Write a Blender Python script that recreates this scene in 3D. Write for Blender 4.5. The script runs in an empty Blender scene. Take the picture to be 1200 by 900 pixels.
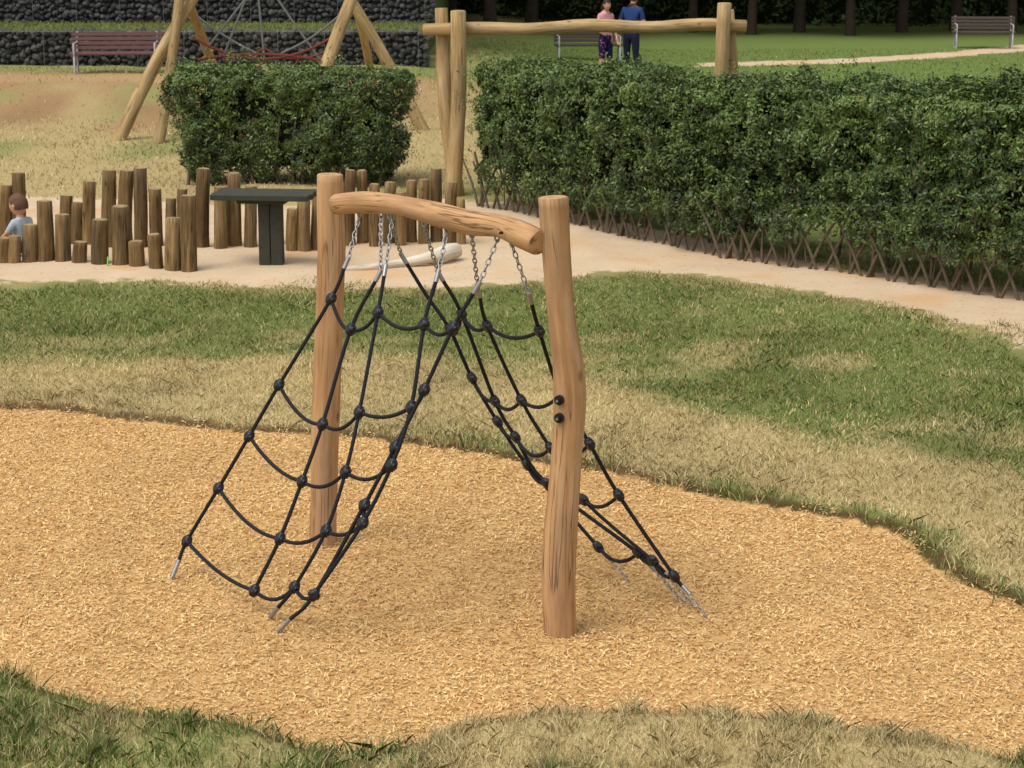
import bpy, bmesh, math, random
import numpy as np
from mathutils import Vector, Matrix

random.seed(7); RNG=np.random.default_rng(7)
sc=bpy.context.scene
F=2400.0; H=3.6; TH=math.atan(550/F)

# ---------------------------------------------------------------- camera
cd=bpy.data.cameras.new("camera"); cam=bpy.data.objects.new("camera",cd); sc.collection.objects.link(cam)
cam.location=(0,0,H); cam.rotation_euler=(math.radians(90)-TH,0,0)
cd.sensor_width=36; cd.lens=72; cd.clip_end=1500; cd.clip_start=.1
cd.dof.use_dof=True; cd.dof.focus_distance=11.5; cd.dof.aperture_fstop=9
sc.camera=cam
sc.view_settings.view_transform='Standard'; sc.view_settings.look='None'; sc.view_settings.exposure=0

# survey helpers: bearing+declination of a sighted point -> world position
def ray(px,py):
    a=(px-600)/F; b=-(py-450)/F
    f=Vector((0,math.cos(TH),-math.sin(TH))); u=Vector((0,math.sin(TH),math.cos(TH)))
    return f+Vector((1,0,0))*a+u*b
def G(px,py,h=0.0):
    d=ray(px,py); t=(h-H)/d.z
    return Vector((d.x*t,d.y*t,h))
def onY(px,py,Y):
    d=ray(px,py); t=Y/d.y
    return Vector((d.x*t,Y,H+d.z*t))
def onPlane(px,py,p0,n):
    d=ray(px,py); o=Vector((0,0,H)); t=(p0-o).dot(n)/d.dot(n)
    return o+d*t
def lin(r,g,b,k=1.0):
    def f(c):
        c/=255.; return c/12.92 if c<=.04045 else ((c+.055)/1.055)**2.4
    return (f(r)*k,f(g)*k,f(b)*k)

# ---------------------------------------------------------------- world / sun
SD=Vector((-.45,-.40,1.15)).normalized()
el=math.asin(SD.z); az=math.atan2(SD.x,SD.y)
w=bpy.data.worlds.new("World"); sc.world=w; w.use_nodes=True
nt=w.node_tree; nt.nodes.clear()
sky=nt.nodes.new('ShaderNodeTexSky'); sky.sky_type='NISHITA'; sky.sun_disc=False
sky.sun_elevation=el; sky.sun_rotation=az; sky.air_density=1.0; sky.dust_density=4.0; sky.ozone_density=.6
hs=nt.nodes.new('ShaderNodeHueSaturation'); hs.inputs['Saturation'].default_value=.25
bg=nt.nodes.new('ShaderNodeBackground'); bg.inputs['Strength'].default_value=.15
ow=nt.nodes.new('ShaderNodeOutputWorld')
nt.links.new(sky.outputs[0],hs.inputs['Color']); nt.links.new(hs.outputs[0],bg.inputs['Color']); nt.links.new(bg.outputs[0],ow.inputs[0])
ld=bpy.data.lights.new("sun",'SUN'); ld.energy=1.4; ld.angle=math.radians(34); ld.color=(1,.96,.88)
sun=bpy.data.objects.new("sun",ld); sc.collection.objects.link(sun); sun.location=(0,0,20)
sun.rotation_euler=SD.to_track_quat('Z','Y').to_euler()
bg.inputs['Strength'].default_value=.182

# ---------------------------------------------------------------- materials
class M:
    def __init__(s,name,rough=.8,spec=.25):
        s.m=bpy.data.materials.new(name); s.m.use_nodes=True; s.t=s.m.node_tree
        s.b=s.t.nodes['Principled BSDF']; s.b.inputs['Roughness'].default_value=rough
        s.b.inputs['Specular IOR Level'].default_value=spec
    def n(s,typ,**k):
        x=s.t.nodes.new(typ)
        for a,v in k.items(): setattr(x,a,v)
        return x
    def l(s,a,b): s.t.links.new(a,b)
    def attr(s,nm): return s.n('ShaderNodeAttribute',attribute_name=nm)
    def noise(s,vec,scale,detail=4,rough=.55):
        x=s.n('ShaderNodeTexNoise'); x.inputs['Scale'].default_value=scale; x.inputs['Detail'].default_value=detail; x.inputs['Roughness'].default_value=rough
        if vec is not None: s.l(vec,x.inputs['Vector'])
        return x.outputs['Fac']
    def vmul(s,vec,sc3):
        x=s.n('ShaderNodeVectorMath',operation='MULTIPLY'); s.l(vec,x.inputs[0]); x.inputs[1].default_value=sc3; return x.outputs[0]
    def math(s,op,a,b=None,c=None):
        x=s.n('ShaderNodeMath',operation=op)
        for i,v in enumerate((a,b,c)):
            if v is None: continue
            if isinstance(v,(int,float)): x.inputs[i].default_value=v
            else: s.l(v,x.inputs[i])
        return x.outputs[0]
    def ramp(s,fac,stops):
        x=s.n('ShaderNodeValToRGB'); e=x.color_ramp.elements
        while len(e)<len(stops): e.new(.5)
        for i,(p,c) in enumerate(stops):
            e[i].position=p; e[i].color=(*c,1) if not isinstance(c,(int,float)) else (c,c,c,1)
        s.l(fac,x.inputs[0]); return x.outputs[0]
    def mix(s,fac,a,b,bt='MIX'):
        x=s.n('ShaderNodeMix',data_type='RGBA',blend_type=bt)
        for sk,v in ((x.inputs[0],fac),(x.inputs[6],a),(x.inputs[7],b)):
            if isinstance(v,(int,float)): sk.default_value=v
            elif isinstance(v,tuple): sk.default_value=(*v,1)
            else: s.l(v,sk)
        return x.outputs[2]
    def smooth(s,v,a,b):
        x=s.n('ShaderNodeMapRange',interpolation_type='SMOOTHSTEP'); s.l(v,x.inputs[0]); x.inputs[1].default_value=a; x.inputs[2].default_value=b; return x.outputs[0]
    def bump(s,h,strength=.3,dist=.01):
        x=s.n('ShaderNodeBump'); x.inputs['Strength'].default_value=strength; x.inputs['Distance'].default_value=dist
        s.l(h,x.inputs['Height']); s.l(x.outputs[0],s.b.inputs['Normal'])
    def base(s,c):
        if isinstance(c,tuple): s.b.inputs['Base Color'].default_value=(*c,1)
        else: s.l(c,s.b.inputs['Base Color'])
        return s.m
    def diffuse(s,c):
        d=s.n('ShaderNodeBsdfDiffuse'); s.l(c,d.inputs[0]); out=[x for x in s.t.nodes if x.type=='OUTPUT_MATERIAL'][0]
        s.l(d.outputs[0],out.inputs[0]); s.t.nodes.remove(s.b); return s.m

def wood_mat(name,dark,mid,light,crack=.5,rough=.65):
    k=M(name,rough,.25); wc=k.attr('wc').outputs['Vector']; ti=k.attr('tint').outputs['Fac']
    a=k.noise(k.vmul(wc,(34,34,2.2)),1,5,.6); b=k.noise(k.vmul(wc,(7,7,1.6)),1,3)
    col=k.ramp(k.math('ADD',k.math('MULTIPLY',a,.55),k.math('MULTIPLY',b,.45)),[(.3,dark),(.5,mid),(.68,light)])
    c=k.noise(k.vmul(wc,(26,26,.9)),1,2,.4)
    cr=k.math('MULTIPLY',k.math('SUBTRACT',1,k.smooth(k.math('ABSOLUTE',k.math('SUBTRACT',c,.5)),.004,.022)),crack)
    bm=k.noise(k.vmul(wc,(5,5,3)),1,2)
    cr=k.math('MULTIPLY',cr,k.smooth(bm,.42,.58))
    col=k.mix(cr,col,tuple(x*.25 for x in dark))
    vo=k.n('ShaderNodeTexVoronoi'); vo.inputs['Scale'].default_value=1; k.l(k.vmul(wc,(5.5,5.5,3.2)),vo.inputs['Vector'])
    kn=k.math('SUBTRACT',1,k.smooth(vo.outputs['Distance'],.05,.15)); col=k.mix(k.math('MULTIPLY',kn,.7),col,tuple(x*.45 for x in dark))
    st_=k.noise(k.vmul(wc,(3,3,1.1)),1,4,.6); col=k.mix(k.math('MULTIPLY',k.smooth(st_,.5,.72),.45),col,dark)
    gy=k.noise(k.vmul(wc,(9,9,.7)),1,3,.6); gm=sum(mid)/3; col=k.mix(k.math('MULTIPLY',k.smooth(gy,.48,.7),.3),col,(gm*1.1,gm,gm*.85))
    col=k.mix(1.0,col,k.ramp(ti,[(0,.62),(1,1.12)]),'MULTIPLY')
    k.bump(k.math('SUBTRACT',a,cr),.5,.007)
    return k.base(col)
def endgrain_mat(name,c1,c2):
    k=M(name,.8,.15); wc=k.attr('wc').outputs['Vector']
    v=k.n('ShaderNodeVectorMath',operation='LENGTH'); k.l(k.vmul(wc,(1,1,0)),v.inputs[0])
    r=k.math('SINE',k.math('ADD',k.math('MULTIPLY',v.outputs['Value'],520),k.math('MULTIPLY',k.noise(wc,14,2),6)))
    col=k.mix(k.math('MULTIPLY',k.math('ADD',r,1),.3),c1,c2)
    n=k.noise(wc,30,4); col=k.mix(k.smooth(n,.5,.75),col,tuple(x*.55 for x in c2))
    return k.base(col)
W_NEW=wood_mat("fresh_robinia",lin(138,102,68),lin(184,142,98),lin(206,168,124),.7)
W_END=endgrain_mat("fresh_end_grain",lin(194,158,112),lin(150,112,72))
W_OLD=wood_mat("weathered_log",lin(74,58,36),lin(128,102,64),lin(172,144,98),.9,.8)
W_OEND=endgrain_mat("weathered_end_grain",lin(170,148,108),lin(116,94,62))
W_GREY=wood_mat("bleached_wood",lin(150,136,118),lin(196,184,164),lin(218,208,190),.4,.85)
W_TRIM=wood_mat("frame_log",lin(124,98,60),lin(172,144,98),lin(198,172,126),.6,.7)

def plain(name,c,rough=.6,spec=.3,metal=0,var=.25,scale=30,bump=.1):
    k=M(name,rough,spec); k.b.inputs['Metallic'].default_value=metal
    tc=k.n('ShaderNodeTexCoord').outputs['Object']; n=k.noise(tc,scale,4)
    k.bump(n,bump,.004)
    return k.base(k.mix(n,tuple(x*(1-var) for x in c),tuple(min(1,x*(1+var)) for x in c)))
ROPE=M("black_rope",.8,.2); _w=ROPE.attr('wc').outputs['Vector']
_n=ROPE.noise(ROPE.vmul(_w,(120,120,260)),1,2); ROPE.bump(_n,.5,.003)
ROPE=ROPE.base(ROPE.ramp(_n,[(.3,(.006,.007,.009)),(.7,(.024,.025,.03))]))
PLAST=plain("black_plastic",(.009,.010,.014),.42,.4)
STEEL=plain("galvanised_steel",(.34,.34,.34),.45,.5,.8)
GREYM=plain("grey_metal",(.36,.36,.36),.5,.4,.2)
SLAT=plain("bench_slat",lin(96,66,62),.6)
DKSLAT=plain("dark_slat",lin(70,58,52),.6)
TABLE=plain("dark_timber",lin(60,60,50),.7,.25,0,.35,18)
BARK=plain("bark",(.045,.033,.024),.9,.1,0,.5,9,.6)
TWIG=plain("twig",(.12,.092,.06),.9,.1,0,.4,20,.4)
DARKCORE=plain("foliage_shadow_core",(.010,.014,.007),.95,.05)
REDROPE=plain("red_rope",(.16,.04,.03),.8)
def colmat(name): 
    k=M(name); return k.diffuse(k.attr('col').outputs['Color'])
k=M("leaf",.48,.4); LEAF=k.base(k.attr('col').outputs['Color'])
BLADE=colmat("grass_blade"); CHIP=colmat("wood_chip"); DLEAF=colmat("shade_leaf")

# ---------------------------------------------------------------- mesh helpers
def link(o,parent=None):
    sc.collection.objects.link(o)
    if parent is not None: o.parent=parent
    return o
def empty(name,loc=(0,0,0)):
    e=bpy.data.objects.new(name,None); e.empty_display_size=.2; sc.collection.objects.link(e); e.location=loc; return e
def cr(pts,k=6):
    P=[Vector(p) for p in pts]
    if len(P)<3:
        return [P[0].lerp(P[-1],i/k) for i in range(k+1)]
    E=[P[0]*2-P[1]]+P+[P[-1]*2-P[-2]]; out=[]
    for i in range(1,len(E)-2):
        a,b,c,d=E[i-1],E[i],E[i+1],E[i+2]
        for j in range(k):
            t=j/k
            out.append(.5*((2*b)+(c-a)*t+(2*a-5*b+4*c-d)*t*t+(3*b-a-3*c+d)*t**3))
    out.append(P[-1]); return out
def interp(vals,n):
    x=np.linspace(0,1,len(vals)); return list(np.interp(np.linspace(0,1,n),x,vals))
class MB:
    def __init__(s): s.v=[];s.f=[];s.m=[];s.sm=[];s.wc=[];s.ti=[]
    def tube(s,pts,radii,n=10,mat=0,cap=None,amp=0.0,bevel=0.0,tint=.7,k=0):
        pts=[Vector(p) for p in pts]
        if isinstance(radii,(int,float)): radii=[radii]*len(pts)
        if k: 
            pts=cr(pts,k)
        if len(radii)!=len(pts): radii=interp(radii,len(pts))
        radii=list(radii)
        if bevel>0:
            d0=(pts[0]-pts[1]).normalized(); d1=(pts[-1]-pts[-2]).normalized()
            pts=[pts[0]+d0*bevel*.6]+pts+[pts[-1]+d1*bevel*.6]
            radii=[radii[0]-bevel]+radii+[radii[-1]-bevel]
        sd=random.uniform(0,50); ph=[random.uniform(0,6.28) for _ in range(6)]
        t0=(pts[1]-pts[0]).normalized(); a=Vector((0,0,1)) if abs(t0.z)<.9 else Vector((1,0,0))
        u=t0.cross(a).normalized(); L=0; base=len(s.v); rings=[]
        for i,p in enumerate(pts):
            t=(pts[min(i+1,len(pts)-1)]-pts[max(i-1,0)]).normalized()
            u=(u-t*u.dot(t)).normalized(); w_=t.cross(u)
            if i: L+=(p-pts[i-1]).length
            rr=[]
            for j in range(n):
                an=2*math.pi*j/n; r=radii[i]
                if amp: r*=1+amp*(math.sin(2*an+ph[0]+L*3)+.7*math.sin(3*an+ph[1]-L*5)+.8*math.sin(L*9+ph[2])*math.sin(an+ph[3])+.5*math.sin(5*an+ph[4]+L*14))
                rr.append(len(s.v)); s.v.append(p+u*(math.cos(an)*r)+w_*(math.sin(an)*r))
                s.wc.append((math.cos(an)*r+sd,math.sin(an)*r+sd*.7,L+sd)); s.ti.append(tint)
            rings.append(rr)
        for i in range(len(rings)-1):
            for j in range(n):
                s.f.append((rings[i][j],rings[i][(j+1)%n],rings[i+1][(j+1)%n],rings[i+1][j])); s.m.append(mat); s.sm.append(True)
        if cap is not None:
            for rr,rev,p in ((rings[0],True,pts[0]),(rings[-1],False,pts[-1])):
                idx=[]
                for j,q in enumerate(rr):
                    idx.append(len(s.v)); s.v.append(s.v[q].copy()); an=2*math.pi*j/n
                    rd=(s.v[q]-p).length
                    s.wc.append((math.cos(an)*rd,math.sin(an)*rd,sd)); s.ti.append(tint)
                c=len(s.v); s.v.append(p.copy()); s.wc.append((0,0,sd)); s.ti.append(tint)
                for j in range(n):
                    a_,b_=idx[j],idx[(j+1)%n]
                    s.f.append((c,b_,a_) if rev else (c,a_,b_)); s.m.append(cap); s.sm.append(False)
    def box(s,c,size,mat=0,rot=None,bev=0.0,tint=.7):
        bm=bmesh.new(); bmesh.ops.create_cube(bm,size=1)
        bmesh.ops.scale(bm,vec=size,verts=bm.verts)
        if bev: bmesh.ops.bevel(bm,geom=bm.edges[:],offset=bev,segments=2,affect='EDGES',profile=.5)
        s.addbm(bm,c,rot,mat,tint)
    def addbm(s,bm,c=(0,0,0),rot=None,mat=0,tint=.7,smooth=False):
        b=len(s.v); c=Vector(c); R=rot if rot is not None else Matrix.Identity(3)
        bm.verts.index_update()
        for v in bm.verts:
            s.v.append(R@v.co+c); s.wc.append(tuple(v.co)); s.ti.append(tint)
        for f in bm.faces: s.f.append(tuple(b+v.index for v in f.verts)); s.m.append(mat); s.sm.append(smooth)
        bm.free()
    def ball(s,c,size,mat=0,sub=2,rot=None,tint=.7,amp=0):
        bm=bmesh.new(); bmesh.ops.create_icosphere(bm,subdivisions=sub,radius=1)
        for v in bm.verts:
            k=1+random.uniform(-amp,amp); v.co=Vector((v.co.x*size[0]*k,v.co.y*size[1]*k,v.co.z*size[2]*k))
        s.addbm(bm,c,rot,mat,tint,True)
    def link_torus(s,c,t,side,ln,wd,wr,mat=0):
        n=s.v; b=len(s.v); mj=12; mn=5; nn=t.cross(side)
        for i in range(mj):
            a=2*math.pi*i/mj; cx=math.cos(a); sy=math.sin(a)
            ctr=c+t*(ln/2*cx)+side*(wd/2*sy); out=(t*cx+side*sy).normalized()
            for j in range(mn):
                q=2*math.pi*j/mn; s.v.append(ctr+out*(wr*math.cos(q))+nn*(wr*math.sin(q))); s.wc.append((0,0,0)); s.ti.append(.7)
        for i in range(mj):
            for j in range(mn):
                s.f.append((b+i*mn+j,b+((i+1)%mj)*mn+j,b+((i+1)%mj)*mn+(j+1)%mn,b+i*mn+(j+1)%mn)); s.m.append(mat); s.sm.append(True)
    def chain(s,p,q,mat=0,ln=.042,wd=.022,wr=.0036):
        p=Vector(p);q=Vector(q);L=(q-p).length;t=(q-p).normalized();n=max(1,int(round(L/(ln*.76))))
        a=t.cross(Vector((0.3,1,.2))).normalized(); b=t.cross(a)
        for i in range(n):
            c=p.lerp(q,(i+.5)/n); s.link_torus(c,t,a if i%2 else b,ln,wd,wr,mat)
    def obj(s,name,mats,parent=None,wc=True):
        me=bpy.data.meshes.new(name); me.from_pydata([tuple(x) for x in s.v],[],s.f)
        me.polygons.foreach_set('material_index',s.m); me.polygons.foreach_set('use_smooth',s.sm)
        for m in mats: me.materials.append(m)
        a=me.attributes.new('wc','FLOAT_VECTOR','POINT'); a.data.foreach_set('vector',np.array(s.wc,dtype=np.float32).ravel())
        a=me.attributes.new('tint','FLOAT','POINT'); a.data.foreach_set('value',np.array(s.ti,dtype=np.float32))
        me.update(); return link(bpy.data.objects.new(name,me),parent)
def npmesh(name,co,nper,col,mat,parent=None):
    n=len(co); me=bpy.data.meshes.new(name); me.vertices.add(n); me.vertices.foreach_set('co',co.astype(np.float32).ravel())
    me.loops.add(n); me.loops.foreach_set('vertex_index',np.arange(n,dtype=np.int32))
    me.polygons.add(n//nper); me.polygons.foreach_set('loop_start',np.arange(0,n,nper,dtype=np.int32))
    me.update(calc_edges=True)
    a=me.attributes.new('col','FLOAT_COLOR','POINT'); c4=np.ones((n,4),dtype=np.float32); c4[:,:3]=col; a.data.foreach_set('color',c4.ravel())
    me.materials.append(mat); return link(bpy.data.objects.new(name,me),parent)
def nrm(a): return a/(np.linalg.norm(a,axis=1,keepdims=True)+1e-9)
def leaves(name,P,N,L,W,col,mat=None,parent=None):
    n=len(P); r=RNG.normal(size=(n,3)); t=nrm(np.cross(N,r)); b=np.cross(N,t)
    L=L[:,None]/2; W=W[:,None]/2
    co=np.stack([P-t*L,P+b*W+t*L*.1,P+t*L,P-b*W+t*L*.1],1).reshape(-1,3)
    return npmesh(name,co,4,np.repeat(col,4,0),mat or LEAF,parent)
_sn=np.random.default_rng(3)
_D=nrm(_sn.normal(size=(24,3)))*1.6; _PH=_sn.uniform(0,6.28,24); _FR=_sn.uniform(.5,2.0,24)
def sn(P,f,s=0):
    """cheap smooth noise ~[-1,1]"""
    P=np.asarray(P); out=0
    for i in range(9):
        k=(i+s*5)%24; out=out+np.sin((P@_D[k][:P.shape[1]])*f*_FR[k]+_PH[k]+s*1.7)
    return out/3.6

# ---------------------------------------------------------------- ground zones
def poly(pts): return np.array([[*G(*p)[:2]] for p in pts])
CH_UP=[(-500,470),(0,482),(60,485),(120,491),(200,497),(280,507),(400,512),(500,524),(600,540),(700,555),(800,575),(900,596),(1000,612),(1060,632),(1085,660),(1130,684),(1200,715),(1300,760)]
CH_LO=[(1500,860),(1250,900),(1200,893),(1130,880),(1060,866),(960,852),(850,838),(720,832),(640,838),(560,850),(500,866),(440,882),(360,876),(280,852),(200,846),(130,832),(60,816),(0,799),(-500,740)]
CHIPS=poly(CH_UP+CH_LO)
SAND=poly([(-900,334),(0,336),(150,334),(300,341),(480,345),(600,340),(660,329),(720,323),(800,326),(900,340),(1000,355),(1080,372),(1150,392),(1200,412),(1600,600),
 (1700,480),(1300,372),(1200,345),(1100,335),(1000,322),(900,300),(800,280),(700,262),(620,245),(540,238),(480,240),(300,246),(200,240),(100,236),(0,232),(-900,230)])
PATH=poly([(820,80),(900,79),(1000,76.5),(1100,70.5),(1200,62.5),(1500,36),(1500,29),(1200,54.5),(1100,64),(1000,70.5),(900,74),(820,76)])
DRY=poly([(-900,436),(0,442),(150,437),(300,430),(500,438),(640,456),(760,486),(880,510),(1000,540),(1100,570),(1200,612),(1600,800),(1500,860)]+CH_UP[::-1])
def psd(P,poly):
    n=len(poly); best=np.full(len(P),1e9); ins=np.zeros(len(P),bool)
    for i in range(n):
        a=poly[i]; b=poly[(i+1)%n]; ab=b-a; ap=P-a
        t=np.clip((ap@ab)/(ab@ab+1e-9),0,1); d=np.linalg.norm(ap-t[:,None]*ab,axis=1); best=np.minimum(best,d)
        c=((a[1]>P[:,1])!=(b[1]>P[:,1]))&(P[:,0]<(b[0]-a[0])*(P[:,1]-a[1])/(b[1]-a[1]+1e-12)+a[0]); ins^=c
    return np.where(ins,best,-best)
def ss(x,a,b):
    t=np.clip((x-a)/(b-a),0,1); return t*t*(3-2*t)
def hz(P,csd=None):
    if csd is None: csd=psd(P,CHIPS)
    z=.05*ss(-csd,-.02,.12)
    z=z+np.where(P[:,1]<60,.012*sn(P,3.0)*ss(P[:,1],3,9),0)
    bank=.4*ss(P[:,1]+.5*sn(P,.6,1),35.6,40.2)*(1-ss(P[:,0],-3,3.5))
    return z+bank+ss(P[:,1],20,30)*.03*sn(P,1.2,2)*(P[:,1]<48)
def dryness(P,csd):
    d=ss(psd(P,DRY)+.30*sn(P,1.3)+.22*sn(P,4.,1),-.75,.25)
    d=np.maximum(d,.16+.45*ss(sn(P,.9,2)+.6*sn(P,3.1,3),.2,1.3))
    sd=psd(P,SAND); d=np.maximum(d,.55*(1-ss(-sd+.2*sn(P,3,1),0,.7)))
    fr=(1-ss(-csd+.08*sn(P,6),.0,.28))*ss(P[:,0],.8,1.4)*(P[:,1]>10)*(1-ss(P[:,0],2.9,3.3)); d=d*(1-.8*fr)
    fg=P[:,1]<10
    df=ss(P[:,0]+.25*sn(P,2.5,1),-.75,-.35)*(1-.75*ss(sn(P,2.6,3),.25,.7))
    d=np.where(fg,np.maximum(df,.28+.35*ss(sn(P,5,2),0,1)),d)
    bgd=P[:,1]>22
    db=1-ss(P[:,0]+.5*sn(P,.8),-1.0,1.5); db=db*(1-.5*ss(sn(P,1.1,1),.0,.7)); db=np.maximum(db,.08)
    db=np.where(P[:,1]>41,db*.4,db)
    return np.where(bgd,db,d)
GREEN=np.array(lin(98,112,60)); GREEN2=np.array(lin(120,132,74)); STRAW=np.array(lin(188,168,120)); SOIL=np.array(lin(162,132,96)); BGREEN=np.array(lin(116,136,74))
def gcol(P,csd):
    d=dryness(P,csd)[:,None]; n=(.5+.5*sn(P,2.2,1))[:,None]
    g=GREEN*(1-n)+GREEN2*n
    g=np.where((P[:,1]>28)[:,None],BGREEN,g)
    c=g*(1-d)+STRAW*d
    e=(ss(P[:,1]+.8*sn(P,.7,2),33.5,36)*(1-ss(P[:,1],41.5,43)))*(1-ss(P[:,0],-3.5,1))
    e=e*ss(sn(P,1.2,1)+.4*sn(P,3.3)+.9*ss(P[:,1],37,40),-.5,.6)
    c=c*(1-e[:,None])+SOIL*e[:,None]*(1+.2*n)
    lip=(ss(P[:,1],39.2,40)*(1-ss(P[:,1],41.2,42.2))*(1-ss(P[:,0],-3.5,0)))[:,None]; c=c*(1-.7*lip)+np.array(lin(198,162,122))*.7*lip
    sh=(ss(P[:,1],58,65))[:,None]; c=c*(1-.5*sh)+np.array(lin(80,74,52))*.5*sh  # browner far ground, with tree shade mixed into its colour
    return c,d[:,0]

xr=np.concatenate([np.arange(6.3,17,.33),np.geomspace(17.6,400,30)])
xs=np.concatenate([-xr[::-1],np.arange(-6,6.01,.06),xr])
ys=np.concatenate([-np.geomspace(4,300,16)[::-1],np.arange(-3,7,.5),np.arange(7,20,.06),np.arange(20,50,.22),np.arange(50,76,.4),np.geomspace(77,700,35)])
X,Y=np.meshgrid(xs,ys); P=np.stack([X.ravel(),Y.ravel()],1)
csd=psd(P,CHIPS); ssd=np.maximum(psd(P,SAND),psd(P,PATH)); gc,gd=gcol(P,csd); Z=hz(P,csd)
nx,ny=len(xs),len(ys); i=np.arange(nx-1)[None,:]+np.arange(ny-1)[:,None]*nx
quads=np.stack([i,i+1,i+nx+1,i+nx],-1).reshape(-1,4)
me=bpy.data.meshes.new("ground"); me.vertices.add(len(P)); me.vertices.foreach_set('co',np.column_stack([P,Z]).astype(np.float32).ravel())
me.loops.add(quads.size); me.loops.foreach_set('vertex_index',quads.ravel().astype(np.int32)); me.polygons.add(len(quads)); me.polygons.foreach_set('loop_start',np.arange(0,quads.size,4,dtype=np.int32))
me.update(calc_edges=True); me.polygons.foreach_set('use_smooth',[True]*len(quads))
for nm,val in (('csd',csd),('ssd',ssd)):
    a=me.attributes.new(nm,'FLOAT','POINT'); a.data.foreach_set('value',np.clip(val,-5,5).astype(np.float32))
a=me.attributes.new('gcol','FLOAT_COLOR','POINT'); c4=np.ones((len(P),4),dtype=np.float32); c4[:,:3]=gc; a.data.foreach_set('color',c4.ravel())
g=M("ground_mix",.95,.05); pos=g.n('ShaderNodeNewGeometry').outputs['Position']
nf=g.noise(pos,55,3,.7); nm_=g.noise(pos,6,2); 
grass=g.mix(1.0,g.attr('gcol').outputs['Color'],g.ramp(nf,[(.3,.45),(.7,1.05)]),'MULTIPLY')
chipc=g.ramp(nf,[(.3,lin(140,104,64)),(.5,lin(188,150,98)),(.7,lin(216,184,134))])
chipc=g.mix(.4,chipc,g.ramp(nm_,[(.3,lin(174,132,82)),(.7,lin(210,172,118))]))
sandc=g.mix(g.noise(pos,1.6,3),lin(192,166,134),lin(218,196,166)); sandc=g.mix(.5,sandc,g.ramp(nf,[(.3,.6),(.7,1.0)]),'MULTIPLY')
big=g.noise(pos,.9,3,.6); sandc=g.mix(g.smooth(big,.5,.72),sandc,lin(196,160,120))
spk=g.n('ShaderNodeTexVoronoi'); spk.inputs['Scale'].default_value=9; g.l(pos,spk.inputs['Vector'])
sandc=g.mix(g.math('MULTIPLY',g.math('SUBTRACT',1,g.smooth(spk.outputs['Distance'],.08,.2)),.45),sandc,lin(120,92,66))
sv=g.math('ADD',g.attr('ssd').outputs['Fac'],g.math('MULTIPLY',g.math('SUBTRACT',g.noise(pos,3.5,4,.65),.5),.9))
col=g.mix(g.smooth(sv,-.07,.07),grass,sandc)
cv=g.math('ADD',g.attr('csd').outputs['Fac'],g.math('MULTIPLY',g.math('SUBTRACT',g.noise(pos,9,4,.6),.5),.16))
soil=g.math('MULTIPLY',g.smooth(cv,-.15,-.05),.85); col=g.mix(soil,col,lin(74,54,36))
col=g.mix(g.smooth(cv,-.03,.02),col,chipc)
me.materials.append(g.diffuse(col)); link(bpy.data.objects.new("ground",me))

# ---------------------------------------------------------------- wood chip layer
def region(n,x0,x1,y0,y1): return np.column_stack([RNG.uniform(x0,x1,n),RNG.uniform(y0,y1,n)])
P=region(310000,-5,5,7.8,15.6); P=P[np.abs(P[:,0])<P[:,1]*.26+.5]
cs=psd(P,CHIPS); k=cs+RNG.normal(0,.045,len(P))+.06*sn(P,7)+.04*sn(P,19,2)>.0; P=P[k]; cs=cs[k]; n=len(P); print("chips",n)
z=hz(P,cs)+RNG.uniform(.0,.016,n)
N=nrm(np.column_stack([RNG.normal(0,.45,n),RNG.normal(0,.45,n),np.ones(n)]))
t=RNG.uniform(0,1,n)[:,None]; br=(.86+.22*RNG.random(n)+.05*sn(P,1.5,2)+.05*sn(P,5,1))[:,None]
dk=ss(1.35-np.hypot((P[:,0]+.2)/1.5,(P[:,1]-10.6)/1.1)+.25*sn(P,3),0,1.0)[:,None]  # soft shade beneath the net, painted into the chip colour
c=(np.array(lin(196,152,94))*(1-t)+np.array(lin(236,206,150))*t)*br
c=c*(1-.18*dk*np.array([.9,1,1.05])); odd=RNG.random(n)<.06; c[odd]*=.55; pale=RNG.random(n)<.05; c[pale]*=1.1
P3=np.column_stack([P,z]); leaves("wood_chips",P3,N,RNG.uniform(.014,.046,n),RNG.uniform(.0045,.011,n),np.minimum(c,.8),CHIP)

# ---------------------------------------------------------------- grass
def blades(name,P,z,h,wd,col,lean=.5):
    n=len(P); an=RNG.uniform(0,6.283,n); s=np.column_stack([np.cos(an),np.sin(an),np.zeros(n)])*wd[:,None]/2
    a2=RNG.uniform(0,6.283,n); ln=np.column_stack([np.cos(a2),np.sin(a2),np.zeros(n)])*(np.abs(RNG.normal(0,lean,n))*h)[:,None]
    b=np.column_stack([P,z-.004]); up=np.zeros((n,3)); up[:,2]=h
    m=b+up*.55+ln*.35; tip=b+up*(.95)+ln
    co=np.stack([b-s,b+s,m+s*.8,tip,m-s*.8],1).reshape(-1,3)
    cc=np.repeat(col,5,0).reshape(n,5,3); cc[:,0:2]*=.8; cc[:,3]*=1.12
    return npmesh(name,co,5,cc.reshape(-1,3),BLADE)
def grasscol(P,cs,mul=1.0):
    n=len(P); _,d=gcol(P,cs); pick=RNG.random(n)<np.clip(d*1.05,.05,.97)
    g1=np.array(lin(92,112,52)); g2=np.array(lin(142,156,90)); s1=np.array(lin(188,166,114)); s2=np.array(lin(226,210,162))
    t=RNG.random(n)[:,None]; c=np.where(pick[:,None],s1*(1-t)+s2*t,g1*(1-t)+g2*t)
    return c*(.9+.16*sn(P,1.8,2)+.08*sn(P,6,3))[:,None]*mul,pick,d
P=region(450000,-6.5,6.5,9.9,22.5); P=P[(np.abs(P[:,0])<P[:,1]*.26+.4)&(RNG.random(len(P))<np.clip(14/P[:,1],0,1)**1.2)]
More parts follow.
